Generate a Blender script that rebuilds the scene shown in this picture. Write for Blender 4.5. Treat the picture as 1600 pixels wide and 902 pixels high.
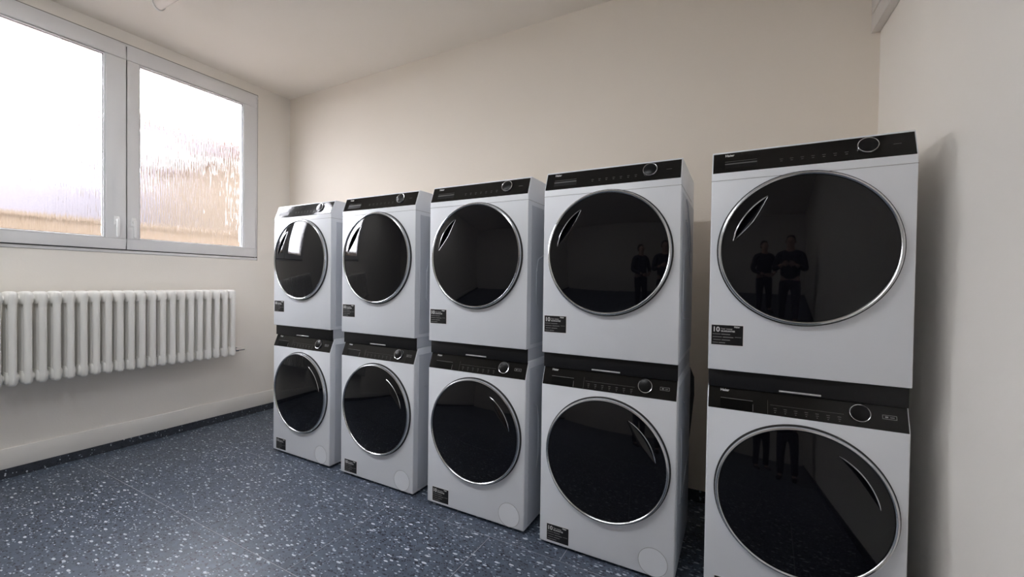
import bpy, bmesh, math, random
from mathutils import Matrix, Vector

# ------------------------------------------------------------------ scene, camera, sky, exposure
for o in list(bpy.data.objects):
    bpy.data.objects.remove(o, do_unlink=True)
sc = bpy.context.scene
C = sc.collection
sc.view_settings.view_transform = 'Standard'
sc.view_settings.look = 'None'
sc.view_settings.gamma = 1.0
sc.view_settings.use_curve_mapping = False
sc.view_settings.exposure = 1.1
sc.cycles.use_denoising = True
sc.cycles.max_bounces = 14
sc.cycles.diffuse_bounces = 8
sc.cycles.glossy_bounces = 6
sc.cycles.transmission_bounces = 8
sc.cycles.sample_clamp_indirect = 20

CAM = Vector((2.8986, -1.8205, 1.2204))
cam_r = Vector((0.87988797, 0.47497781, 0.01390124))
cam_u = Vector((-0.01907155, 0.00606842, 0.99979971))
cam_f = Vector((-0.47479832, 0.87997685, -0.01439809))
cd = bpy.data.cameras.new('camera')
cd.sensor_width = 36.0
cd.lens = 36.0 * 656.9 / 1600.0
cd.clip_start = 0.05
cam = bpy.data.objects.new('camera', cd)
C.objects.link(cam)
cam.matrix_world = Matrix(((cam_r.x, cam_u.x, -cam_f.x, CAM.x), (cam_r.y, cam_u.y, -cam_f.y, CAM.y),
                           (cam_r.z, cam_u.z, -cam_f.z, CAM.z), (0, 0, 0, 1)))
sc.camera = cam

SKY = 10.8
FILL_LAMP = 20.0                        # two unseen fill lamps added above the viewer
w = bpy.data.worlds.new('overcast_sky')
sc.world = w
w.use_nodes = True
bg = w.node_tree.nodes['Background']
bg.inputs['Color'].default_value = (0.95, 0.97, 1.0, 1)
bg.inputs['Strength'].default_value = SKY
w.cycles.sampling_method = 'AUTOMATIC'

# room planes (metres)
XL, YB, ZC = -0.956, 0.751, 2.96
XR = 3.462
SKEW = 0.032                       # the right wall opens slightly towards the camera
YF = -4.6
def xr(y):
    return XR + (YB - y) * SKEW

# ------------------------------------------------------------------ materials
MATS = {}
def mat(name, col, rough=0.5, metal=0.0, spec=0.5, bump=None, vary=None, coat=0.0):
    """Principled material; bump=(scale, strength), vary=(scale, amount) break up surface and tone."""
    m = bpy.data.materials.new(name)
    m.use_nodes = True
    nt = m.node_tree
    b = nt.nodes['Principled BSDF']
    b.inputs['Base Color'].default_value = (*col, 1)
    b.inputs['Roughness'].default_value = rough
    b.inputs['Metallic'].default_value = metal
    b.inputs['Specular IOR Level'].default_value = spec
    b.inputs['Coat Weight'].default_value = coat
    geo = nt.nodes.new('ShaderNodeTexCoord')
    if vary:
        n = nt.nodes.new('ShaderNodeTexNoise')
        n.inputs['Scale'].default_value = vary[0]
        n.inputs['Detail'].default_value = 4
        nt.links.new(geo.outputs['Object'], n.inputs['Vector'])
        r = nt.nodes.new('ShaderNodeMapRange')
        r.inputs['To Min'].default_value = 1 - vary[1]
        r.inputs['To Max'].default_value = 1 + vary[1]
        nt.links.new(n.outputs['Fac'], r.inputs['Value'])
        mx = nt.nodes.new('ShaderNodeVectorMath')
        mx.operation = 'SCALE'
        mx.inputs[0].default_value = col
        nt.links.new(r.outputs['Result'], mx.inputs['Scale'])
        nt.links.new(mx.outputs['Vector'], b.inputs['Base Color'])
    if bump:
        n = nt.nodes.new('ShaderNodeTexNoise')
        n.inputs['Scale'].default_value = bump[0]
        n.inputs['Detail'].default_value = 5
        nt.links.new(geo.outputs['Object'], n.inputs['Vector'])
        bp = nt.nodes.new('ShaderNodeBump')
        bp.inputs['Strength'].default_value = bump[1]
        bp.inputs['Distance'].default_value = 0.002
        nt.links.new(n.outputs['Fac'], bp.inputs['Height'])
        nt.links.new(bp.outputs['Normal'], b.inputs['Normal'])
    MATS[name] = m
    return m

mat('wall_paint', (0.865, 0.83, 0.775), 0.85, spec=0.2, bump=(90, 0.25), vary=(1.2, 0.015))
mat('wall_paint_warm', (0.85, 0.785, 0.70), 0.85, spec=0.2, bump=(90, 0.25), vary=(1.2, 0.015))
mat('ceiling_paint', (0.86, 0.81, 0.74), 0.9, spec=0.2, bump=(60, 0.2))
mat('band_paint', (0.84, 0.82, 0.78), 0.6, spec=0.3)
mat('window_plastic', (0.78, 0.78, 0.79), 0.35)
mat('handle_white', (0.90, 0.90, 0.90), 0.2)
mat('gasket', (0.03, 0.03, 0.035), 0.7)
mat('radiator_enamel', (0.86, 0.85, 0.82), 0.4, bump=(120, 0.12))
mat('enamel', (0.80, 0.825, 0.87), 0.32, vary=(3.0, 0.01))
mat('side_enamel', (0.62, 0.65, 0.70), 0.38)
mat('panel_black', (0.010, 0.0095, 0.0095), 0.07, spec=0.28)
mat('board_black', (0.010, 0.010, 0.012), 0.42, spec=0.3)
mat('recess_black', (0.003, 0.003, 0.003), 0.35, spec=0.08)
mat('joint_grey', (0.20, 0.185, 0.175), 0.8)
mat('door_glass', (0.004, 0.004, 0.006), 0.035, spec=0.40)
mat('door_gap', (0.02, 0.02, 0.022), 0.35)
mat('chrome', (0.56, 0.57, 0.59), 0.2, metal=1.0)
mat('satin_silver', (0.72, 0.72, 0.73), 0.35, metal=0.6)
mat('dial_black', (0.007, 0.007, 0.008), 0.3, spec=0.2)
mat('print_grey', (0.11, 0.11, 0.11), 0.5)
mat('print_white', (0.72, 0.72, 0.72), 0.5)
mat('print_mid', (0.26, 0.26, 0.26), 0.5)
mat('sticker_black', (0.008, 0.008, 0.010), 0.35)
mat('sticker_white', (0.85, 0.85, 0.86), 0.45)
mat('rubber', (0.02, 0.02, 0.02), 0.8)
mat('hose_grey', (0.05, 0.05, 0.055), 0.6)
mat('valve_plastic', (0.75, 0.74, 0.72), 0.4)
mat('lamp_diffuser', (0.80, 0.74, 0.70), 0.25)
mat('lamp_housing', (0.78, 0.76, 0.73), 0.45)
mat('trim_paint', (0.74, 0.71, 0.68), 0.5, vary=(6, 0.03))
mat('seam_weld', (0.34, 0.36, 0.40), 0.5)
mat('skin', (0.52, 0.33, 0.25), 0.6)
mat('hair', (0.035, 0.025, 0.02), 0.6)
mat('jacket', (0.02, 0.022, 0.03), 0.85, bump=(80, 0.4))
mat('trousers', (0.025, 0.028, 0.04), 0.9, bump=(120, 0.3))
mat('shoe', (0.02, 0.02, 0.02), 0.5)
mat('render_tan', (0.046, 0.031, 0.017), 0.9, vary=(0.6, 0.06))
mat('render_grey', (0.078, 0.072, 0.080), 0.9, vary=(0.6, 0.05))
mat('roof_tile', (0.30, 0.16, 0.11), 0.8)
mat('outdoor_window', (0.06, 0.07, 0.08), 0.1)
mat('paving', (0.12, 0.10, 0.08), 0.9, vary=(0.8, 0.08))


def floor_material(name, base, dims='2D'):
    m = bpy.data.materials.new(name)
    m.use_nodes = True
    nt = m.node_tree
    L = nt.links.new
    b = nt.nodes['Principled BSDF']
    b.inputs['Roughness'].default_value = 0.44
    g = nt.nodes.new('ShaderNodeNewGeometry')
    n = nt.nodes.new('ShaderNodeTexNoise')
    n.inputs['Scale'].default_value = 26
    n.inputs['Detail'].default_value = 6
    n.inputs['Roughness'].default_value = 0.7
    L(g.outputs['Position'], n.inputs['Vector'])
    ramp = nt.nodes.new('ShaderNodeValToRGB')
    ramp.color_ramp.elements[0].position = 0.36
    ramp.color_ramp.elements[0].color = (base[0] * .72, base[1] * .72, base[2] * .72, 1)
    ramp.color_ramp.elements[1].position = 0.66
    ramp.color_ramp.elements[1].color = (base[0] * 1.22, base[1] * 1.22, base[2] * 1.22, 1)
    L(n.outputs['Fac'], ramp.inputs['Fac'])
    col = ramp.outputs['Color']
    # chips: (cells per metre, stretch x, stretch y, share of cells, chip size, colour)
    for (scale, rot, sx, sy, share, size, c) in (
            (58, 0.35, 0.55, 1.25, 0.26, 0.22, (0.015, 0.02, 0.035)),
            (100, -0.5, 0.8, 1.1, 0.25, 0.30, (0.02, 0.025, 0.04)),
            (35, 0.25, 0.55, 1.40, 0.25, 0.175, (0.55, 0.60, 0.66)),
            (60, 0.9, 0.6, 1.4, 0.18, 0.18, (0.42, 0.47, 0.54)),
            (80, -0.2, 0.7, 1.2, 0.14, 0.23, (0.30, 0.36, 0.44))):
        mp = nt.nodes.new('ShaderNodeMapping')
        mp.inputs['Rotation'].default_value = (0, 0, rot)
        mp.inputs['Scale'].default_value = (sx, sy, 1)
        L(g.outputs['Position'], mp.inputs['Vector'])
        v = nt.nodes.new('ShaderNodeTexVoronoi')
        v.voronoi_dimensions = dims
        v.inputs['Scale'].default_value = scale
        L(mp.outputs['Vector'], v.inputs['Vector'])
        sep = nt.nodes.new('ShaderNodeSeparateColor')
        L(v.outputs['Color'], sep.inputs['Color'])
        pick = nt.nodes.new('ShaderNodeMath')
        pick.operation = 'LESS_THAN'
        pick.inputs[1].default_value = share
        L(sep.outputs['Red'], pick.inputs[0])
        rad = nt.nodes.new('ShaderNodeMath')          # chip radius varies from cell to cell
        rad.operation = 'MULTIPLY_ADD'
        rad.inputs[1].default_value = size
        rad.inputs[2].default_value = size * 0.55
        L(sep.outputs['Green'], rad.inputs[0])
        small = nt.nodes.new('ShaderNodeMath')
        small.operation = 'LESS_THAN'
        L(v.outputs['Distance'], small.inputs[0])
        L(rad.outputs[0], small.inputs[1])
        mul = nt.nodes.new('ShaderNodeMath')
        mul.operation = 'MULTIPLY'
        L(pick.outputs[0], mul.inputs[0])
        L(small.outputs[0], mul.inputs[1])
        mix = nt.nodes.new('ShaderNodeMix')
        mix.data_type = 'RGBA'
        L(mul.outputs[0], mix.inputs['Factor'])
        L(col, mix.inputs['A'])
        mix.inputs['B'].default_value = (*c, 1)
        col = mix.outputs['Result']
    L(col, b.inputs['Base Color'])
    MATS[name] = m
floor_material('vinyl', (0.085, 0.108, 0.150))
floor_material('skirting_vinyl', (0.045, 0.052, 0.068), '3D')


def glass_material():
    m = bpy.data.materials.new('rain_glass')
    m.use_nodes = True
    nt = m.node_tree
    L = nt.links.new
    nt.nodes.remove(nt.nodes['Principled BSDF'])
    out = nt.nodes['Material Output']
    gl = nt.nodes.new('ShaderNodeBsdfGlass')
    gl.inputs['IOR'].default_value = 1.45
    gl.inputs['Roughness'].default_value = 0.06
    gl.inputs['Color'].default_value = (0.98, 0.97, 0.99, 1)
    g = nt.nodes.new('ShaderNodeNewGeometry')
    mp = nt.nodes.new('ShaderNodeMapping')
    mp.inputs['Scale'].default_value = (1, 100, 9)
    L(g.outputs['Position'], mp.inputs['Vector'])
    n = nt.nodes.new('ShaderNodeTexNoise')
    n.inputs['Scale'].default_value = 1.0
    n.inputs['Detail'].default_value = 0.6
    L(mp.outputs['Vector'], n.inputs['Vector'])
    bp = nt.nodes.new('ShaderNodeBump')
    bp.inputs['Strength'].default_value = 1.0
    bp.inputs['Distance'].default_value = 0.0042
    L(n.outputs['Fac'], bp.inputs['Height'])
    L(bp.outputs['Normal'], gl.inputs['Normal'])
    L(gl.outputs[0], out.inputs['Surface'])
    MATS['rain_glass'] = m
glass_material()

# ------------------------------------------------------------------ mesh helpers
class MB:
    """Collects verts and faces; build() links them as ONE mesh object."""
    def __init__(self):
        self.v, self.f, self.s = [], [], []
    def add(self, vs, fs, smooth=False):
        b = len(self.v)
        self.v += [Vector(p) for p in vs]
        self.f += [tuple(i + b for i in f) for f in fs]
        self.s += [smooth] * len(fs)
        return self
    def box(self, x0, x1, y0, y1, z0, z1):
        vs = [(x, y, z) for z in (z0, z1) for y in (y0, y1) for x in (x0, x1)]
        return self.add(vs, [(0, 2, 3, 1), (4, 5, 7, 6), (0, 1, 5, 4), (2, 6, 7, 3), (0, 4, 6, 2), (1, 3, 7, 5)])
    def prism_x(self, prof, x0, x1):
        """prof: list of (y, z), counter-clockwise seen from +x"""
        n = len(prof)
        vs = [(x0, y, z) for y, z in prof] + [(x1, y, z) for y, z in prof]
        fs = [tuple(range(n))[::-1], tuple(range(n, 2 * n))]
        fs += [(i, (i + 1) % n, n + (i + 1) % n, n + i) for i in range(n)]
        return self.add(vs, fs)
    def prism_z(self, prof, z0, z1, smooth=False):
        n = len(prof)
        vs = [(x, y, z0) for x, y in prof] + [(x, y, z1) for x, y in prof]
        self.add(vs, [tuple(range(n))[::-1], tuple(range(n, 2 * n))])
        return self.add(vs, [(i, (i + 1) % n, n + (i + 1) % n, n + i) for i in range(n)], smooth)
    def lathe_y(self, prof, cx, cz, n=96, closed=False, smooth=True):
        """prof: list of (radius, y); axis along y through (cx, cz)"""
        vs, fs = [], []
        m = len(prof)
        for i in range(n):
            a = 2 * math.pi * i / n
            for r, y in prof:
                vs.append((cx + r * math.cos(a), y, cz + r * math.sin(a)))
        for i in range(n):
            j = (i + 1) % n
            for k in range(m if closed else m - 1):
                l = (k + 1) % m
                fs.append((i * m + k, i * m + l, j * m + l, j * m + k))
        return self.add(vs, fs, smooth)
    def disc_y(self, r, y, cx, cz, n=64):
        return self.add([(cx + r * math.cos(2 * math.pi * i / n), y, cz + r * math.sin(2 * math.pi * i / n)) for i in range(n)],
                        [tuple(range(n))])
    def tube(self, pts, r, n=10, cap=True):
        pts = [Vector(p) for p in pts]
        vs, fs = [], []
        up = Vector((0.123, 0.31, 0.94)).normalized()
        for i, p in enumerate(pts):
            t = (pts[min(i + 1, len(pts) - 1)] - pts[max(i - 1, 0)]).normalized()
            a = t.cross(up)
            if a.length < 1e-3:
                a = t.cross(Vector((1, 0, 0)))
            a.normalize()
            c = t.cross(a).normalized()
            rr = r[i] if isinstance(r, (list, tuple)) else r
            for k in range(n):
                q = 2 * math.pi * k / n
                vs.append(p + a * rr * math.cos(q) + c * rr * math.sin(q))
        for i in range(len(pts) - 1):
            for k in range(n):
                l = (k + 1) % n
                fs.append((i * n + k, i * n + l, (i + 1) * n + l, (i + 1) * n + k))
        self.add(vs, fs, True)
        if cap:
            e = (len(pts) - 1) * n
            self.add(vs[:n], [tuple(range(n))[::-1]])
            self.add(vs[e:], [tuple(range(n))])
        return self
    def xf(self, M):
        self.v = [M @ p for p in self.v]
        return self
    def mesh(self, name, material, bevel=0.0, seg=2, angle=40):
        me = bpy.data.meshes.new(name)
        me.from_pydata([tuple(p) for p in self.v], [], self.f)
        me.polygons.foreach_set('use_smooth', self.s)
        bm = bmesh.new()
        bm.from_mesh(me)
        bmesh.ops.remove_doubles(bm, verts=bm.verts, dist=1e-6)
        bmesh.ops.recalc_face_normals(bm, faces=bm.faces)
        if bevel:
            es = [e for e in bm.edges if len(e.link_faces) == 2 and e.calc_face_angle(0) > math.radians(25)]
            bmesh.ops.bevel(bm, geom=es, offset=bevel, segments=seg, affect='EDGES', profile=0.5, clamp_overlap=True)
            for f in bm.faces:
                f.smooth = True
        bm.to_mesh(me)
        bm.free()
        me.set_sharp_from_angle(angle=math.radians(angle))
        me.materials.append(MATS[material])
        return me
    def build(self, name, material, parent=None, bevel=0.0, seg=2, angle=40):
        o = bpy.data.objects.new(name, self.mesh(name, material, bevel, seg, angle))
        C.objects.link(o)
        o.parent = parent
        return o

def empty(name, loc=(0, 0, 0), rz=0.0):
    o = bpy.data.objects.new(name, None)
    o.empty_display_size = 0.1
    C.objects.link(o)
    o.location = loc
    o.rotation_euler = (0, 0, rz)
    return o
def tag(o, label=None, cat=None, group=None, kind=None):
    for k, v in (('label', label), ('category', cat), ('group', group), ('kind', kind)):
        if v:
            o[k] = v
    return o
def structure(o, label, cat):
    return tag(o, label, cat, kind='structure')
def copy_tree(o, parent=None):
    c = o.copy()
    C.objects.link(c)
    c.parent = parent
    for ch in list(o.children):
        copy_tree(ch, c)
    return c

_text_cache = {}
def text_part(name, body, material, parent, M, size, align='LEFT', bold=0.0):
    """flat lettering: local x to the right, local y up, placed by matrix M"""
    key = (body, size, align, bold)
    if key not in _text_cache:
        cu = bpy.data.curves.new('lettering', 'FONT')
        cu.body = body
        cu.size = size
        cu.align_x = align
        cu.extrude = 0.0002
        cu.offset = bold
        cu.resolution_u = 3
        t = bpy.data.objects.new('lettering', cu)
        C.objects.link(t)
        bpy.context.view_layer.update()
        dg = bpy.context.evaluated_depsgraph_get()
        me = bpy.data.meshes.new_from_object(t.evaluated_get(dg))
        _text_cache[key] = me
        bpy.data.objects.remove(t, do_unlink=True)
    me = _text_cache[key].copy()
    me.transform(M)
    me.name = name
    me.materials.clear()
    me.materials.append(MATS[material])
    o = bpy.data.objects.new(name, me)
    C.objects.link(o)
    o.parent = parent
    return o

# ------------------------------------------------------------------ the room
T = 0.20    # wall thickness
WY0, WY1, WZ0, WZ1 = -1.20, 0.440, 1.389, 2.874        # window opening
m = MB()
m.box(XL - T, XL, YF - T, YB + T, -0.02, WZ0).box(XL - T, XL, YF - T, YB + T, WZ1, ZC + 0.02)
m.box(XL - T, XL, YF - T, WY0, WZ0, WZ1).box(XL - T, XL, WY1, YB + T, WZ0, WZ1)
structure(m.build('wall_left', 'wall_paint'), 'cream painted wall with the frosted window and radiator', 'wall')
m = MB().box(XL, XR + 0.3, YB, YB + T, -0.02, ZC + 0.02)
structure(m.build('wall_back', 'wall_paint_warm'), 'cream painted wall behind the row of stacked machines', 'wall')
m = MB().prism_z([(xr(YB), YB), (xr(YF), YF), (xr(YF) + T, YF), (xr(YB) + T, YB)], -0.02, ZC + 0.02)
structure(m.build('wall_right', 'wall_paint'), 'plain cream wall at the right with the machine shadow', 'wall')
m = MB().box(XL, xr(YF) + T, YF - T, YF, -0.02, ZC + 0.02)
structure(m.build('wall_front', 'wall_paint'), 'plain cream wall behind the viewer', 'wall')
m = MB().box(XL - T, xr(YF) + T, YF - T, YB + T, ZC, ZC + 0.15)
structure(m.build('ceiling', 'ceiling_paint'), 'off-white plastered ceiling above the laundry room', 'ceiling')
# floor: sub-floor whose colour shows in the welded seams, tiles laid on it
fl = MB().box(XL - T, xr(YF) + T, YF - T, YB + T, -0.08, -0.0012).build('floor', 'seam_weld')
structure(fl, 'blue-grey speckled vinyl tile floor with pale welded seams', 'floor')
TW, TD, GAP = 0.622, 0.622, 0.0020
rows = [-0.105 + TD * k for k in range(-8, 3)]
for k, y0 in enumerate(rows):
    ya, yb_ = max(y0 + GAP, YF), min(y0 + TD - GAP, YB)
    if yb_ - ya < 0.01:
        continue
    off = 0.005 if abs(y0 + 0.105 + TD) < 0.01 or (k % 2 == (rows.index(-0.105 - TD) % 2 if (-0.105 - TD) in rows else 0)) else 0.362
    x0 = XL - TW + ((off - (XL - TW)) % TW)
    while x0 < xr(YF):
        xa, xb = max(x0 + GAP, XL), min(x0 + TW - GAP, xr(0.5 * (ya + yb_)) + 0.04)
        if xb - xa > 0.01:
            MB().box(xa, xb, ya, yb_, -0.004, 0.0).build('floor_tile', 'vinyl', fl)
        x0 += TW
# skirting
structure(MB().box(XL, XL + 0.006, YF, YB, 0.0, 0.059).build('baseboard_left', 'skirting_vinyl'),
          'dark speckled vinyl skirting along the window wall', 'baseboard')
structure(MB().box(XL + 0.006, xr(YB) - 0.001, YB - 0.006, YB, 0.0, 0.066).build('baseboard_back', 'skirting_vinyl'),
          'dark speckled vinyl skirting along the wall behind the machines', 'baseboard')
structure(MB().prism_z([(xr(YB - .01) - 0.006, YB - 0.01), (xr(YF) - 0.006, YF), (xr(YF), YF), (xr(YB - .01), YB - 0.01)], 0.0, 0.066)
          .build('baseboard_right', 'skirting_vinyl'), 'dark speckled vinyl skirting along the plain right wall', 'baseboard')
structure(MB().box(XL, XL + 0.009, YF, YB - 0.0005, 0.0595, 0.18).build('trim_1', 'band_paint', bevel=0.002),
          'pale painted band above the dark skirting under the radiator', 'trim')
bx = MB().prism_z([(xr(YB) - 0.035, YB - .001), (xr(-0.9) - 0.035, -0.9), (xr(-0.9), -0.9), (xr(YB), YB - .001)], 2.424, ZC - .001)
bx = structure(bx.build('trim_2', 'trim_paint', bevel=0.002), 'pale boxed casing high in the right corner under the ceiling', 'trim')
MB().prism_z([(xr(YB) - 0.041, YB - .03), (xr(-0.9) - 0.041, -0.85), (xr(-0.9) - 0.034, -0.85), (xr(YB) - 0.034, YB - .03)], 2.50, 2.53)\
    .build('casing_strip', 'trim_paint', bx, bevel=0.002)

# ------------------------------------------------------------------ window
wn = empty('window_1', (XL, 0, WZ0))
structure(wn, 'two-sash white plastic window with rain-patterned frosted glass', 'window')
def wpart(mb, name, material, parent=wn, bevel=0.0025):
    o = mb.xf(Matrix.Translation((-XL, 0, -WZ0))).build(name, material, parent, bevel=bevel)
    return o
FX0, FX1 = XL - 0.07, XL + 0.004
m = MB()
fr = 0.030
m.box(FX0, FX1, WY0 + .002, WY1 - .002, WZ0 + .002, WZ0 + fr - .008)
m.box(FX0, FX1, WY0 + .002, WY1 - .002, WZ1 - fr, WZ1 - .002)
m.box(FX0, FX1, WY0 + .002, WY0 + fr, WZ0 + fr, WZ1 - fr)
m.box(FX0, FX1, WY1 - fr, WY1 - .002, WZ0 + fr, WZ1 - fr)
wpart(m, 'window_frame', 'window_plastic')
# dark joint between frame and plaster (top) and behind the sashes
wpart(MB().box(XL - 0.02, XL + 0.0006, WY0, WY1 + .002, WZ1 - .002, WZ1 + .003).box(XL - 0.02, XL + 0.0006, WY1 - .002, WY1 + .002, WZ0 - .002, WZ1), 'joint_line', 'joint_grey', bevel=0)
GZ0, GZ1 = 1.492, 2.756
def sash(y0, y1, gy0, gy1, z0, z1, proud):
    x0, x1 = XL - 0.052, XL + proud
    m = MB()
    m.box(x0, x1, y0, y1, z0, GZ0).box(x0, x1, y0, y1, GZ1, z1)
    m.box(x0, x1, y0, gy0, GZ0, GZ1).box(x0, x1, gy1, y1, GZ0, GZ1)
    s = wpart(m, 'sash', 'window_plastic')
    b = 0.008                                   # sloped glazing bead and dark gasket
    m = MB()
    m.box(x1 - .016, x1 - .006, gy0, gy0 + b, GZ0, GZ1).box(x1 - .016, x1 - .006, gy1 - b, gy1, GZ0, GZ1)
    m.box(x1 - .016, x1 - .006, gy0 + b, gy1 - b, GZ0, GZ0 + b).box(x1 - .016, x1 - .006, gy0 + b, gy1 - b, GZ1 - b, GZ1)
    wpart(m, 'glazing_bead', 'window_plastic', s, bevel=0.002)
    g = 0.0035
    m = MB()
    xa, xb = x1 - .022, x1 - .0165
    m.box(xa, xb, gy0 + b, gy0 + b + g, GZ0 + b, GZ1 - b).box(xa, xb, gy1 - b - g, gy1 - b, GZ0 + b, GZ1 - b)
    m.box(xa, xb, gy0 + b, gy1 - b, GZ0 + b, GZ0 + b + g).box(xa, xb, gy0 + b, gy1 - b, GZ1 - b - g, GZ1 - b)
    wpart(m, 'gasket', 'gasket', s, bevel=0)
    wpart(MB().box(x1 - .031, x1 - .025, gy0 - .004, gy1 + .004, GZ0 - .004, GZ1 + .004), 'glass_pane', 'rain_glass', s, bevel=0)
    return s
def handle(yc, parent, proud):
    x = XL + proud
    m = MB()
    m.box(x, x + .010, yc - .014, yc + .014, 1.585, 1.645)
    m.box(x + .010, x + .036, yc - .008, yc + .008, 1.604, 1.622)
    m.box(x + .026, x + .039, yc - .009, yc + .009, 1.500, 1.625)
    wpart(m, 'window_handle', 'handle_white', parent, bevel=0.004)
s1 = sash(WY0 + .018, -0.4935, -1.115, -0.602, 1.417, 2.852, 0.020)
s2 = sash(-0.4865, 0.418, -0.418, 0.316, 1.417, 2.852, 0.016)
handle(-0.546, s1, 0.020)
handle(-0.452, s2, 0.016)
m = MB()
for z in (1.43, 2.79):
    m.tube([(XL + .014, 0.423, z), (XL + .014, 0.423, z + .055)], 0.006, 10)
wpart(m, 'hinge', 'window_plastic', s2, bevel=0)
wpart(MB().box(XL - .05, XL + .010, -0.4935, -0.4865, 1.42, 2.85), 'gap_seal', 'gasket', wn, bevel=0)
wpart(MB().box(XL - .05, XL + .0035, WY0 + .02, WY1 - .024, WZ0 + fr - .008, 1.4172), 'gap_seal', 'gasket', wn, bevel=0)
wpart(MB().box(XL - T - .03, FX0, WY0, WY1, WZ0 - .02, WZ0 + .01), 'outer_sill', 'window_plastic', wn)

# ------------------------------------------------------------------ washer, dryer, stacking kit
W, DEP = 0.595, 0.50
SL_D = math.atan2(0.0305, 0.0818)
def panel_matrix(z0):
    """local (x, up the slope, out of the slope) -> machine coordinates"""
    c, s = math.cos(SL_D), math.sin(SL_D)
    return Matrix(((1, 0, 0, 0), (0, s, -c, 0), (0, c, s, z0), (0, 0, 0, 1)))

def door_parts(root, cx, cz, side, label):
    # surround joint, chrome ring, convex black glass with a gripping dent, chrome arc
    MB().lathe_y([(0.274, 0.001), (0.2735, -0.004), (0.264, -0.006), (0.262, 0.001)], cx, cz).build('door_seam', 'door_gap', root)
    MB().lathe_y([(0.2685, -0.001), (0.2690, -0.014), (0.2665, -0.0205), (0.2615, -0.0230), (0.2575, -0.0205),
                  (0.2560, -0.016), (0.2560, -0.001)], cx, cz, n=128).build('door_ring', 'chrome', root)
    Rg = 1.35
    R0 = 0.2570
    y_edge = -0.017
    ymid = y_edge - (Rg - math.sqrt(Rg * Rg - R0 * R0))
    amid = math.radians(146 if side < 0 else 36)
    half = math.radians(25)
    RO = 0.2195
    radii = [R0 * i / 28 for i in range(1, 20)] + [0.175 + 0.0037 * i for i in range(12)] + [RO - 0.0002, RO + 0.0006, 0.226, 0.234, 0.243, 0.25, R0]
    radii = sorted(set(round(r, 5) for r in radii))
    NA = 180
    def height(r, a):
        y = ymid + (Rg - math.sqrt(Rg * Rg - r * r))
        u = abs((a - amid + math.pi) % (2 * math.pi) - math.pi) / half
        if u < 1 and r < RO:
            rin = RO - (0.038 if side < 0 else 0.032) * (1 - u * u) - 1e-4
            if r > rin:
                t = min(1, (r - rin) / (RO - rin))
                t = t * t * (3 - 2 * t)
                y += (0.020 if side < 0 else 0.012) * (1 - u * u) * t
        return y
    vs, fs = [(cx, height(0, 0), cz)], []
    for r in radii:
        for i in range(NA):
            a = 2 * math.pi * i / NA
            vs.append((cx + r * math.cos(a), height(r, a), cz + r * math.sin(a)))
    for i in range(NA):
        fs.append((0, 1 + i, 1 + (i + 1) % NA))
    for k in range(len(radii) - 1):
        for i in range(NA):
            j = (i + 1) % NA
            fs.append((1 + k * NA + i, 1 + k * NA + j, 1 + (k + 1) * NA + j, 1 + (k + 1) * NA + i))
    d = MB().add(vs, fs, True).build('door', 'door_glass', root, angle=28)
    d['label'] = 'convex black glass porthole door'
    pts = []
    for i in range(33):
        a = amid + half * 1.02 * (i / 16 - 1)
        r = RO + 0.0012
        pts.append((cx + r * math.cos(a), ymid + (Rg - math.sqrt(Rg * Rg - r * r)) - 0.0004, cz + r * math.sin(a)))
    rad = [0.0026 * min(1, 0.35 + 0.65 * min(i, 32 - i) / 3) for i in range(33)]
    h = MB().tube(pts, rad, 8).build('handle', 'chrome', d)
    h['label'] = 'thin chrome arc of the grip'
    return d

def sticker_part(root, x0, z1):
    """black sticker 110 x 80 mm with white border; x0 left, z1 top"""
    st = MB().box(x0, x0 + 0.111, -0.0006, 0, z1 - 0.0795, z1).build('sticker', 'sticker_white', root)
    st['label'] = 'black guarantee sticker with white border and a large 10'
    MB().box(x0 + .0022, x0 + .1088, -0.0009, 0, z1 - .0773, z1 - .0022).build('sticker_face', 'sticker_black', st)
    def TM(x, z):
        return Matrix(((1, 0, 0, x), (0, 0, -1, -0.0010), (0, 1, 0, z), (0, 0, 0, 1)))
    text_part('lettering', '10', 'print_white', st, TM(x0 + .005, z1 - .0275), 0.026, bold=0.0006)
    text_part('lettering', 'Year motor', 'print_white', st, TM(x0 + .0345, z1 - .0185), 0.0082)
    text_part('lettering', 'GUARANTEE', 'print_white', st, TM(x0 + .0345, z1 - .0275), 0.0082, bold=0.0002)
    text_part('lettering', 'Haier', 'print_white', st, TM(x0 + .079, z1 - .0105), 0.0085, bold=0.0003)
    m = MB()
    for k, (a, b) in enumerate(((.006, .066), (.006, .077), (.009, .066), (.006, .050))):
        z = z1 - .038 - k * .0108
        m.box(x0 + a, x0 + (a + b) * .46, -0.0011, -.0008, z, z + .0021)
        m.box(x0 + (a + b) * .5, x0 + b, -0.0011, -.0008, z - .0004, z + .0024)
    m.box(x0 + .082, x0 + .103, -0.0011, -.0008, z1 - .047, z1 - .0455)
    m.build('fine_print', 'print_mid', st)['kind'] = 'stuff'
    return st

def cabinet(root, prof, seam_z, material='enamel'):
    m = MB().prism_x(prof, 0, W)
    o = m.build('cabinet', material, root, bevel=0.007, seg=3)
    return o

def side_panels(root, z0, z1, ridges):
    """pressed-steel side sheets with embossed ridges, standing a hair proud of the cabinet"""
    for s in (0, 1):
        x = W if s else 0.0
        d = 0.0012 if s else -0.0012
        xa, xb = sorted((x - d * 2, x + d))
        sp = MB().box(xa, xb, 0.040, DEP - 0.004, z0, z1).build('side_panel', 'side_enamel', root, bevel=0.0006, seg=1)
        m = MB()
        for pts in ridges:
            m.tube([(x + d * 0.6, y, z) for y, z in pts], 0.0042, 6)
        m.build('embossed_ridge', 'side_enamel', sp)

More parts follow.
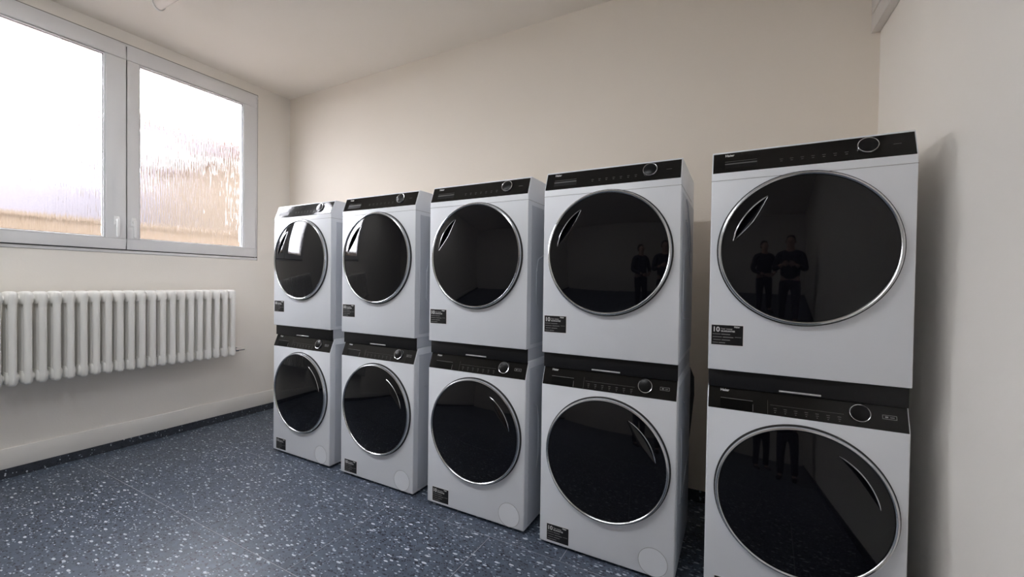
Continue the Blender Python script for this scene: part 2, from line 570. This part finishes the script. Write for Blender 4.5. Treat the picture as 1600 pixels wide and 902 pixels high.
def dial_part(panel, PM, x, h):
    M = PM @ Matrix(((1, 0, 0, x), (0, 0, 1, h), (0, -1, 0, 0), (0, 0, 0, 1)))
    # lathe axis local y (negative = outwards)
    k = MB().lathe_y([(0.0285, 0.0), (0.0275, -0.008), (0.0255, -0.0090), (0.0001, -0.0094)], 0, 0, n=48).xf(M).build('dial', 'dial_black', panel)
    MB().lathe_y([(0.0270, -0.0015), (0.0296, -0.0015), (0.0300, -0.0070), (0.0285, -0.0095), (0.0266, -0.0088)], 0, 0, n=64).xf(M)\
        .build('dial_ring', 'chrome', panel)
    return k

def build_washer():
    r = empty('washing_machine')
    z0 = 0.7504
    cabinet(r, [(0, .014), (DEP - .02, .014), (DEP - .02, .838), (.0335, .838), (.031, .8325), (0, z0)], .72)
    side_panels(r, .03, .80, [[(.09, .62 - .0), (.13, .60), (.15, .52), (.15, .34), (.13, .28)], [(.20, .70), (.46, .56)], [(.20, .28), (.46, .42)]])
    for x in (.06, W - .06):
        for y in (.06, DEP - .08):
            MB().prism_z([(x + .02 * math.cos(a * math.pi / 8), y + .02 * math.sin(a * math.pi / 8)) for a in range(16)], 0, .016, True).build('foot', 'rubber', r)
    PM = panel_matrix(z0)
    hgt = 0.0873
    p = MB().box(.004, W - .004, .0006, hgt - .002, -0.002, .0016).xf(PM).build('control_panel', 'panel_black', r, bevel=.001, seg=1)
    MB().box(.046, .1535, .003, .0405, .0, .0022).xf(PM).build('detergent_drawer', 'recess_black', p)
    MB().box(.046, .1535, .0412, .0424, .0, .0022).box(.1536, .1545, .004, .030, 0, .0026).xf(PM).build('drawer_edge', 'print_mid', p)
    text_part('lettering', 'Haier', 'print_white', p, PM @ Matrix.Translation((.0445, .0675, .0017)), 0.0135, bold=0.0003)
    m = MB().box(.2008, .2015, .001, .052, 0, .0019).box(.208, .424, .0362, .0370, 0, .0019)
    for i in range(7):
        x = .224 + i * .0312
        m.box(x - .005, x + .005, .0245, .0262, 0, .0019).box(x - .0035, x + .0045, .0175, .019, 0, .0019).box(x - .002, x + .002, .0105, .0125, 0, .0019)
    m.xf(PM).build('icon_print', 'print_grey', p)['kind'] = 'stuff'
    m = MB()
    m.box(.526, .563, .050, .0512, 0, .0019).box(.526, .563, .038, .0392, 0, .0019)
    m.box(.526, .5272, .038, .0512, 0, .0019).box(.5618, .563, .038, .0512, 0, .0019).box(.533, .541, .0425, .0468, 0, .0019).box(.546, .557, .0435, .0455, 0, .0019)
    m.xf(PM).build('icon_frame', 'print_mid', p)
    dial_part(p, PM, .467, .0465)
    door_parts(r, .3025, .4555, 1, None)
    sticker_part(r, .0355, .1055)
    f = MB().lathe_y([(.0575, .0005), (.0575, -.0004), (.0001, -.0004)], .5115, .0745, n=64).build('filter_cover', 'enamel', r)
    MB().lathe_y([(.0590, .0), (.0590, -.0003), (.0576, -.0003)], .5115, .0745, n=64).build('filter_seam', 'print_mid', f)
    return r

def build_dryer():
    r = empty('tumble_dryer')
    z0, zb = 1.647 - .8975, 0.0
    cabinet(r, [(0, zb), (DEP, zb), (DEP, .838), (.036, .838), (.0312, .8335), (0, z0)], .72)
    side_panels(r, .02, .70, [[(.16, .690), (.22, .672), (.30, .60), (.40, .48)], [(.16, .60), (.22, .58), (.30, .50), (.40, .38)], [(.10, .38), (.12, .44), (.20, .47)], [(.10, .38), (.10, .22), (.14, .18), (.40, .16)]])
    MB().box(-.0006, W + .0006, -.0007, DEP - .1, .7205, .7219).build('top_seam', 'print_mid', r)
    PM = panel_matrix(z0)
    hgt = 0.0873
    p = MB().box(.004, W - .004, .0006, hgt - .001, -0.002, .0016).xf(PM).build('control_panel', 'panel_black', r, bevel=.001, seg=1)
    MB().box(.0445, .152, .017, .0405, 0, .0022).xf(PM).build('tank_drawer', 'dial_black', p)
    MB().box(.0445, .150, .046, .0474, 0, .0019).box(.0445, .150, .0335, .0385, 0, .0024).xf(PM).build('drawer_edge', 'print_grey', p)
    text_part('lettering', 'Haier', 'print_white', p, PM @ Matrix.Translation((.0445, .0695, .0017)), 0.0135, bold=0.0003)
    m = MB()
    for i in range(7):
        x = .226 + i * .0312
        m.box(x - .005, x + .005, .0335, .0350, 0, .0019).box(x - .0035, x + .0035, .0255, .0272, 0, .0019)
    m.box(.535, .556, .045, .0462, 0, .0019)
    m.xf(PM).build('icon_print', 'print_grey', p)['kind'] = 'stuff'
    dial_part(p, PM, .4705, .0500)
    door_parts(r, .2965, 1.3535 - .8975, -1, None)
    sticker_part(r, .008, 1.0713 - .8975)
    return r

def build_kit():
    r = empty('stacking_shelf')
    MB().box(.003, W - .003, .0262, DEP - .02, 0.0, .0590).build('shelf_frame', 'side_enamel', r)
    MB().box(.002, W - .002, .017, .026, -.0095, .0590).build('front_board', 'board_black', r, bevel=.003)
    MB().box(.235, .360, .0125, .0175, -.0030, .0028).build('pull_lip', 'satin_silver', r, bevel=.0008, seg=1)
    return r

MX = [(0.0, 0.0, -0.10), (0.7068, -0.0052, -0.15), (1.4113, -0.0135, -0.05), (2.0957, -0.0273, 0.0), (2.7988, -0.0300, 0.0)]
where = ['nearest the window and radiator', 'second from the window', 'in the middle of the row', 'fourth from the window', 'beside the right wall']
washer, dryer, kit = build_washer(), build_dryer(), build_kit()
ws, ds, ks = [], [], []
for i, (x, y, a) in enumerate(MX):
    for lst, proto, z in ((ws, washer, 0.0), (ks, kit, .8385), (ds, dryer, .8975)):
        o = proto if i == 0 else copy_tree(proto)
        o.location = (x, y, z)
        o.rotation_euler = (0, 0, math.radians(a))
        lst.append(o)
    tag(ws[i], 'white front-loading washing machine under a dryer, ' + where[i], 'washing machine', 'washing machines in the row')
    tag(ds[i], 'white tumble dryer stacked on top of a washer, ' + where[i], 'tumble dryer', 'tumble dryers on the washers')
    tag(ks[i], 'black shelf strip between washer and dryer, ' + where[i], 'shelf', 'stacking shelves between the machines')
# drain hose showing behind the fourth washer
hose = MB().tube([(W - .03, DEP - .03, .80), (W - .008, DEP + .01, .795), (W + .006, DEP + .03, .75), (W + .008, DEP + .035, .66),
                  (W - .01, DEP + .04, .45), (W - .04, DEP + .05, .10)], .010, 10).build('drain_hose', 'hose_grey', ws[3])

# ------------------------------------------------------------------ radiator
PITCH, RZ0, RZ1 = 0.0600, 0.575, 1.128
RX0, RX1 = XL + 0.055, XL + 0.195
rad = empty('radiator', (XL, 0, RZ0))
tag(rad, 'cream column radiator hung on the wall below the window', 'radiator')
def section_mesh():
    m = MB()
    def stadium(x0, x1, w, n=8):
        r = w / 2
        ps = [(x1 - r + r * math.cos(t), r * math.sin(t)) for t in [(-90 + 180 * i / n) * math.pi / 180 for i in range(n + 1)]]
        ps += [(x0 + r + r * math.cos(t), r * math.sin(t)) for t in [(90 + 180 * i / n) * math.pi / 180 for i in range(n + 1)]]
        return ps
    d = RX1 - RX0
    H = RZ1 - RZ0
    def column(x0, x1, w, prof):
        rings = []
        for z, k, in prof:
            cx, hw = (x0 + x1) / 2, (x1 - x0) / 2
            rings.append([(cx + (px - cx) * k, py * k, z) for px, py in stadium(x0, x1, w)])
        n = len(rings[0])
        vs = [p for r in rings for p in r]
        fs = [(i * n + j, i * n + (j + 1) % n, (i + 1) * n + (j + 1) % n, (i + 1) * n + j) for i in range(len(rings) - 1) for j in range(n)]
        m.add(vs, fs, True)
        m.add(rings[0], [tuple(range(n))[::-1]])
        m.add(rings[-1], [tuple(range(n))])
    cprof = [(0.004, .45), (0.008, .78), (0.020, 1.0), (0.05, 1.0), (H - .05, 1.0), (H - .02, 1.0), (H - .008, .8), (H - .004, .45)]
    for a, b in ((0, .040), (.050, .090), (.100, .140)):
        column(a, b, .036, cprof)
    # headers: bulging top and bottom heads of the section
    head = [(0.0, .55), (0.006, .86), (0.018, 1.0), (0.062, 1.0), (0.075, .9)]
    column(0.004, d - .004, .050, [(z + .006, k) for z, k in head])
    column(0.004, d - .004, .050, [(H - z, k) for z, k in head[::-1]])
    return m.mesh('radiator_section', 'radiator_enamel', angle=50)
sec = section_mesh()
yr = 0.168
nsec = 26
for i in range(nsec):
    o = bpy.data.objects.new('radiator_section', sec)
    C.objects.link(o)
    o.parent = rad
    o.location = (RX0 - XL, yr - 0.026 - PITCH * i, 0)
ya, yb2 = yr - .02, yr - PITCH * nsec + .02
m = MB()
for z in (.045, RZ1 - RZ0 - .045):
    m.tube([(RX0 - XL + .07, ya, z), (RX0 - XL + .07, yb2, z)], .020, 14)
m.build('header_tube', 'radiator_enamel', rad)
v = MB().tube([(RX0 - XL + .07, ya, .045), (RX0 - XL + .07, yr + .035, .045)], .011, 12).tube([(RX0 - XL + .07, yr + .022, .045), (RX0 - XL + .07, yr + .046, .045)], .016, 6)\
    .build('valve', 'chrome', rad)
MB().tube([(RX0 - XL + .07, yr + .046, .045), (RX0 - XL + .07, yr + .060, .045), (RX0 - XL + .07, yr + .094, .045)], .013, 12).build('valve_cap', 'chrome', v)
MB().tube([(RX0 - XL + .07, yr + .052, .045), (.004, yr + .054, .045)], .012, 10).build('pipe', 'rubber', v)
m = MB()
for i in (3, 12, 21):
    y = yr - PITCH * (i + .43)
    m.box(.002, .10, y - .006, y + .006, .06, .085)
m.build('wall_bracket', 'radiator_enamel', rad)

# ------------------------------------------------------------------ ceiling lamp (switched off) and two added fill lamps
def ceiling_lamp(loc, diffuser_mat, label, sag=.050, hw=.075):
    lamp = empty('ceiling_lamp', loc)
    tag(lamp, label, 'ceiling lamp', 'tube lamps on the ceiling')
    MB().box(0, 1.27, -hw, hw, -.030, 0).build('housing', 'lamp_housing', lamp, bevel=.004)
    MB().prism_x([((hw - .009) * math.cos(t), -.030 - sag * math.sin(t)) for t in [math.pi * i / 14 for i in range(15)]], .015, 1.255).build('diffuser', diffuser_mat, lamp)
    for x in (.0, 1.255):
        MB().prism_x([((hw - .004) * math.cos(t), -.030 - (sag + .005) * math.sin(t)) for t in [math.pi * i / 14 for i in range(15)]], x, x + .015).build('end_cap', 'lamp_housing', lamp)
ceiling_lamp((-0.31, -0.555, ZC), 'lamp_diffuser', 'switched-off tube lamp with pale diffuser on the ceiling near the window', .048, .040)
lit = bpy.data.materials.new('fill_diffuser')  # emitting diffuser of the added fill lamps
lit.use_nodes = True
lb = lit.node_tree.nodes['Principled BSDF']
lb.inputs['Base Color'].default_value = (.8, .8, .8, 1)
lb.inputs['Emission Color'].default_value = (0.96, 0.98, 1.0, 1)
lb.inputs['Emission Strength'].default_value = FILL_LAMP
MATS['fill_diffuser'] = lit
ceiling_lamp((-0.40, -1.64, ZC), 'fill_diffuser', 'added unseen flat fill lamp on the ceiling above the viewer, nearer the window', .012)  # out-of-view pair added to brighten machine fronts and lower walls
ceiling_lamp((1.08, -1.64, ZC), 'fill_diffuser', 'added unseen flat fill lamp on the ceiling above the viewer, nearer the right wall', .012)

# ------------------------------------------------------------------ the two people seen mirrored in the dryer doors
def skinned(name, chain, edges, material, parent, root=0, sub=1):
    me = bpy.data.meshes.new(name)
    me.from_pydata([c[:3] for c in chain], edges, [])
    o = bpy.data.objects.new(name, me)
    C.objects.link(o)
    o.modifiers.new('skin', 'SKIN')
    bm = bmesh.new()
    bm.from_mesh(me)
    lay = bm.verts.layers.skin.verify()
    bm.verts.ensure_lookup_table()
    for i, v in enumerate(bm.verts):
        rr = chain[i][3]
        v[lay].radius = rr if isinstance(rr, tuple) else (rr, rr)
        v[lay].use_root = (i == root)
    bm.to_mesh(me)
    bm.free()
    sb = o.modifiers.new('sub', 'SUBSURF')
    sb.levels = sb.render_levels = sub
    bpy.context.view_layer.update()
    dg = bpy.context.evaluated_depsgraph_get()
    m2 = bpy.data.meshes.new_from_object(o.evaluated_get(dg))
    m2.polygons.foreach_set('use_smooth', [True] * len(m2.polygons))
    m2.materials.clear()
    m2.materials.append(MATS[material])
    bpy.data.objects.remove(o, do_unlink=True)
    o2 = bpy.data.objects.new(name, m2)
    C.objects.link(o2)
    o2.parent = parent
    return o2

def person(loc, rz, h, pose, label):
    """faces local +y; pose 'photo' = both hands raised before the chest, 'stand' = hands folded low in front"""
    r = empty('person', loc, rz)
    tag(r, label, 'person')
    k = h / 1.75
    def P(x, y, z, rad):
        return (x * k, y * k, z * k, tuple(q * k for q in rad) if isinstance(rad, tuple) else rad * k)
    if pose == 'photo':
        el, wr, hd = (.25, .10, 1.12), (.10, .28, 1.22), (.065, .315, 1.245)
    else:
        el, wr, hd = (.27, .02, 1.10), (.11, .22, 1.00), (.055, .245, .985)
    # one continuous body
    ch = [P(0, 0, .95, (.15, .11)), P(0, 0, 1.12, (.14, .10)), P(0, -.01, 1.32, (.16, .11)), P(0, -.01, 1.43, (.11, .08)),
          P(0, 0, 1.50, .055), P(0, .015, 1.56, .062), P(0, .022, 1.64, (.078, .092)), P(0, .012, 1.71, (.066, .08)), P(0, .008, 1.745, .03)]
    ed = [(i, i + 1) for i in range(8)]
    arms, legs = [], []
    for s in (-1, 1):
        b = len(ch)
        ch += [P(s * .17, -.01, 1.41, .055), P(s * el[0], el[1], el[2], .043), P(s * wr[0], wr[1], wr[2], .028)]
        ed += [(3, b), (b, b + 1), (b + 1, b + 2)]
        b = len(ch)
        ch += [P(s * .095, 0, .86, .085), P(s * .11, .015, .48, .055), P(s * .115, -.01, .10, .038), P(s * .12, .09, .035, .034)]
        ed += [(0, b), (b, b + 1), (b + 1, b + 2), (b + 2, b + 3)]
        # hand: palm plus five fingers, rooted at the wrist
        hb = [P(s * wr[0], wr[1], wr[2], .026), P(s * hd[0], hd[1], hd[2], (.036, .020))]
        he = [(0, 1)]
        for f in range(5):
            o_ = (f - 2) * .017
            ln = (.045, .062, .070, .064, .05)[f]
            n0 = len(hb)
            hb += [P(s * hd[0] + s * -.006, hd[1] + .012, hd[2] + o_, .0095), P(s * (hd[0] - ln * .55), hd[1] + .030, hd[2] + o_ * 1.2, .0085),
                   P(s * (hd[0] - ln * .95), hd[1] + .018, hd[2] + o_ * 1.2, .0075)]
            he += [(1, n0), (n0, n0 + 1), (n0 + 1, n0 + 2)]
        skinned('hand', hb, he, 'skin', r)
    skinned('body', ch, ed, 'skin', r, sub=2)
    # clothing
    jk = [P(0, 0, .88, (.185, .135)), P(0, 0, 1.12, (.175, .13)), P(0, -.01, 1.32, (.19, .135)), P(0, -.01, 1.44, (.13, .095)), P(0, 0, 1.50, .07)]
    je = [(0, 1), (1, 2), (2, 3), (3, 4)]
    for s in (-1, 1):
        b = len(jk)
        jk += [P(s * .185, -.01, 1.41, .072), P(s * el[0], el[1], el[2], .056), P(s * (wr[0] * .8 + el[0] * .2), wr[1] * .8 + el[1] * .2, wr[2] * .8 + el[2] * .2, .042)]
        je += [(3, b), (b, b + 1), (b + 1, b + 2)]
    skinned('jacket', jk, je, 'jacket', r, sub=2)
    tr = [P(0, 0, .97, (.165, .12)), P(0, 0, .90, (.165, .12))]
    te = [(0, 1)]
    for s in (-1, 1):
        b = len(tr)
        tr += [P(s * .10, 0, .80, .10), P(s * .112, .015, .48, .074), P(s * .118, -.01, .07, .06)]
        te += [(1, b), (b, b + 1), (b + 1, b + 2)]
    skinned('trousers', tr, te, 'trousers', r, sub=2)
    for s in (-1, 1):
        skinned('shoe', [P(s * .12, -.05, .048, (.046, .046)), P(s * .122, .05, .045, (.05, .043)), P(s * .124, .15, .038, (.046, .034)), P(s * .124, .20, .033, .028)],
                [(0, 1), (1, 2), (2, 3)], 'shoe', r)
    hr = [P(0, -.055, 1.58, (.06, .05)), P(0, -.045, 1.66, (.088, .075)), P(0, -.015, 1.735, (.082, .085)), P(0, .045, 1.755, (.06, .04))]
    skinned('hair', hr, [(0, 1), (1, 2), (2, 3)], 'hair', r, sub=2)
    # face: nose, mouth, eyes, ears
    skinned('nose', [P(0, .108, 1.665, .010), P(0, .128, 1.625, .014)], [(0, 1)], 'skin', r)
    for s in (-1, 1):
        skinned('ear', [P(s * .080, .012, 1.665, .012), P(s * .083, .012, 1.625, .011)], [(0, 1)], 'skin', r)
        skinned('eye', [P(s * .030, .100, 1.660, .009), P(s * .036, .098, 1.660, .009)], [(0, 1)], 'hair', r)
    skinned('mouth', [P(-.022, .100, 1.588, .006), P(.022, .100, 1.588, .006)], [(0, 1)], 'skin', r)
    return r
person((3.12, -2.26, 0), math.radians(6), 1.74, 'photo', 'person in dark jacket raising both hands, mirrored in the rightmost dryer door')
person((2.62, -2.75, 0), math.radians(-35), 1.72, 'stand', 'person in dark clothes standing sideways, left figure mirrored in the rightmost dryer door')

# ------------------------------------------------------------------ outside the window
g = MB().box(-60, XL - T - .01, -60, 60, -1.1, -1.0).build('ground', 'paving')
structure(g, 'pale paved yard outside the window', 'ground')
gw = MB().box(-9.2, -9.0, -30, 30, -1.0, 2.35).build('garden_wall', 'render_tan')
tag(gw, 'tan yard wall blurred along the bottom of the frosted panes', 'wall')
MB().box(-9.26, -8.94, -30, 30, 2.35, 2.43).build('coping', 'render_tan', gw)
hs = empty('house', (-14, 10, -1.0))
tag(hs, 'tan house blurred behind the right half of the frosted window', 'house')
MB().box(-4, 4, -3.7, 8, 0, 6.4).build('house_wall', 'render_tan', hs)
MB().prism_x([(-4.0, 6.4), (8.3, 6.4), (7.0, 8.2), (2.5, 8.2)], -4.4, 4.4).build('roof', 'roof_tile', hs)
for y in (-2.6, 1.0, 4.6):
    for z in (1.2, 4.0):
        f = MB().box(3.98, 4.05, y, y + 1.3, z, z + 1.5).build('house_window', 'window_plastic', hs)
        MB().box(4.04, 4.06, y + .1, y + 1.2, z + .1, z + 1.4).build('house_pane', 'outdoor_window', f)

ab = empty('apartment_block', (-22.5, 12, -1.0))
tag(ab, 'pale grey block blurred behind the middle of the frosted window', 'building')
MB().box(-4, 2, -6, 18, 0, 9.2).build('block_wall', 'render_grey', ab)
MB().box(-4, 2, -19, -6, 0, 5.9).build('block_wing', 'render_grey', ab)
MB().box(-4.2, 2.2, -6.2, 18.2, 9.2, 9.4).build('block_roof', 'roof_tile', ab)
for k in range(6):
    for z in (1.0, 3.8, 6.6):
        f = MB().box(1.97, 2.05, -4.5 + 4 * k, -3.1 + 4 * k, z, z + 1.5).build('block_window', 'window_plastic', ab)
        MB().box(2.04, 2.06, -4.4 + 4 * k, -3.2 + 4 * k, z + .1, z + 1.4).build('block_pane', 'outdoor_window', f)
